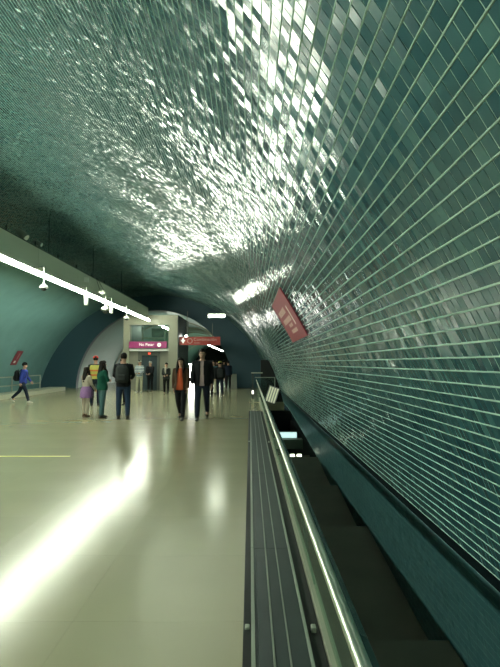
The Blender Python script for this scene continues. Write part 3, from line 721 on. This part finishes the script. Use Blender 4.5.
def backpack(t, f, m, label, w=.155, h=.44, d=.10, pocket=True, back=.155):
    k = f.k; rz = t.rotation_euler.z
    p = f.T((0, 0, 1.0)) * k
    b = thing('backpack', label, 'backpack', tuple(Vector(t.location) + Matrix.Rotation(rz, 3, 'Z') @ Vector((0, p.y, p.z))), rz)
    y = -back * k; 
    bm = bmesh.new(); loft(bm, [(0, y - d * k, z * k) for z in (-.02, .02, .2, h - .08, h)], [(w * .85 * k, d * .8 * k), (w * k, d * k), (w * 1.0 * k, d * k), (w * .92 * k, d * .85 * k), (w * .5 * k, d * .4 * k)], 20)
    link_mesh('pack', remeshed(bm, .010, 'pack'), m, b)
    if pocket:
        bm = bmesh.new(); loft(bm, [(0, y - 2 * d * k + .005, z * k) for z in (.03, .06, .17, .21)], [(w * .6 * k, .03 * k), (w * .72 * k, .045 * k), (w * .7 * k, .04 * k), (w * .5 * k, .02 * k)], 16)
        link_mesh('pocket', remeshed(bm, .010, 'pocket'), 'darkgrey', b)
    for sd in (-1, 1):
        bm = bmesh.new(); x = sd * .105
        loft(bm, [((x * k), (y - .01), .36 * k), (x * k, -.06 * k, .475 * k), (x * k, .06 * k, .45 * k), (x * 1.1 * k, .165 * k, .32 * k), (x * 1.25 * k, .13 * k, .14 * k), (x * 1.4 * k, -.05 * k, .06 * k), (x * 1.2 * k, y, .05 * k)], [(.026 * k, .012 * k)] * 7, 8)
        obj('strap', bm, 'blackc', b, True)
    obj('handle', loft(bmesh.new(), [(-.04 * k, y - .05, (h - .03) * k), (0, y - .05, (h + .03) * k), (.04 * k, y - .05, (h - .03) * k)], [.01] * 3, 6, hint=(0, 1, 0)), 'blackc', b, True)
    return b

def at(px_, fy):
    z = 750 / (fy - 363); return ((px_ - 250) * z / 500, z)
# yaw 0 faces away from the camera (+y), 180 faces the camera
person('woman in orange top and open brown jacket walking beside tall man', at(181.2, 419), 174, 1.66, 'orange', 'blackc', ('long', 'hair'), 'skin', .010, coat='brown', coat_open=.088, female=True,
       legs=((17, 4), (-17, 20)), arms=((8, .18, 14, 0), (-10, .18, 8, 0)), top_len=.84)
person('tall man in dark blazer over pale pink shirt, jeans, walking', at(202.4, 419), 182, 1.90, 'pinkshirt', 'navy', ('short', 'hair'), 'skin2', .010, coat='blackc', coat_open=.05,
       legs=((-18, 22), (17, 4)), arms=((-10, .15, 10, 0), (10, .15, 12, 0)))
t_, f_ = person('man in black jacket and blue jeans wearing a backpack, seen from behind', at(124, 418.5), 5, 1.76, 'blackc', 'denim', ('short', 'hair'), 'skin2', .010, top_e=.034,
       legs=((2, 2), (-2, 2)), arms=((12, .22, 60, .35), (12, .22, 60, .35)), stance=.07)
backpack(t_, f_, 'darkgrey', 'black backpack on the man in blue jeans standing near the green jacket', w=.175)
person('woman in green jacket with long dark hair standing with arms folded', at(103, 417.5), -50, 1.55, 'green', 'lightdenim', ('long', 'hair'), 'skin', .010, top_e=.04, female=True,
       legs=((5, 2), (-4, 4)), arms=((14, .12, 80, 1.9), (18, .12, 82, 1.9)), stance=.05)
person('girl with long dark hair and lilac jacket tied around her waist', at(87, 416.5), -30, 1.38, 'cream', 'cream', ('long', 'hair'), 'skin', .009, shoe='brown', female=True,
       legs=((2, 2), (-3, 4)), arms=((10, .1, 20, .1), (14, .1, 30, .1)), extras=(('skirt', 'purplec'),), leg_end=.9)
person('worker with red cap and yellow safety vest standing behind the girl', at(96, 405.5), 12, 1.74, 'navy', 'navy', ('short', 'hair'), 'skin2', .012, top_e=.026,
       arms=((5, .12, 15, 0), (5, .12, 15, 0)), extras=(('cap', 'redcap'), ('vest', 'yellow_vest', 'orange_band')), stance=.05)
person('person in dark clothes mostly hidden behind the man with the backpack', at(122.8, 404.5), 160, 1.64, 'darkgrey', 'blackc', ('short', 'hair'), 'skin2', .013)
person('man in cap and striped shirt with pale trousers leaning by the elevator door', at(140, 392.3), 172, 1.62, 'striped', 'khaki', ('short', 'hair'), 'skin2', .012, shoe='shoe_w', top_e=.03, legs=((4, 4), (10, 2)), arms=((10, .1, 65, .5), (12, .12, 60, .5)), extras=(('cap', 'palecloth'),), stance=.05)
person('grey haired person in long black clothes waiting at the elevator door', at(150.5, 391.4), 165, 1.58, 'blackc', 'blackc', ('bun', 'greyhair'), 'skin', .012, coat='blackc', coat_open=0, coat_len=.80, arms=((15, .1, 50, .5), (15, .1, 50, .5)))
person('woman in black with pale scarf walking from the elevator tower', at(166.5, 394.5), 186, 1.52, 'darkgrey', 'blackc', ('bun', 'hair'), 'skin', .012, top_e=.034, female=True, legs=((14, 4), (-14, 16)), arms=((10, .12, 70, .5), (10, .12, 60, .4)), extras=(('scarf', 'cream'),))
t_, f_ = person('person in blue jacket and dark beanie walking along the far kerb', at(24, 402.5), -82, 1.55, 'blue', 'navy', ('short', 'hair'), 'skin', .012, shoe='shoe_w', top_e=.034, legs=((-24, 22), (22, 6)), arms=((16, .1, 20, 0), (-14, .1, 12, 0)), extras=(('beanie', 'blackc'),), lean=4)
backpack(t_, f_, 'blackc', 'dark backpack on the walker in blue jacket by the far kerb', d=.11)
t_, f_ = person('person in dark jacket and yellow cap walking away past the red sign', at(220, 396.5), 4, 1.58, 'blackc', 'navy', ('short', 'hair'), 'skin', .013, top_e=.036, legs=((12, 4), (-14, 16)), arms=((-8, .12, 10, 0), (10, .12, 20, 0)), extras=(('cap', 'yellow_vest'),))
backpack(t_, f_, 'darkgrey', 'dark backpack on the person with the yellow cap', pocket=False)
person('person in navy jacket standing by the pale folded notice board', at(228.3, 389), 20, 1.62, 'navy', 'blackc', ('short', 'hair'), 'skin2', .014, top_e=.04)
person('person in teal jacket and pale trousers walking behind the tall man', at(213.3, 394), 178, 1.62, 'tealc', 'khaki', ('short', 'hair'), 'skin', .013, top_e=.03, legs=((8, 3), (-9, 10)))
person('person in dark clothes close behind the tall man in blazer', at(209.8, 397.2), 2, 1.6, 'darkgrey', 'blackc', ('short', 'hair'), 'skin', .013, top_e=.03, legs=((10, 3), (-9, 10)))
for px_, fy, c1, c2, yw, lb in ((197, 386, 'blackc', 'navy', 180, 'distant person in black top walking in the far tunnel'), (224, 386.5, 'darkgrey', 'blackc', 8, 'distant person in dark grey coat under the arch'), (206.5, 387, 'tealc', 'blackc', 175, 'distant person in teal top under the arch'), (217, 384.5, 'brown', 'navy', 0, 'distant person in brown top deep in the tunnel'), (186.5, 385.5, 'cream', 'navy', 180, 'distant person in cream top behind the couple')):
    person(lb, at(px_, fy), yw, 1.68, c1, c2, ('short', 'hair'), 'skin', .018, top_e=.03, legs=((8, 3), (-9, 10)))
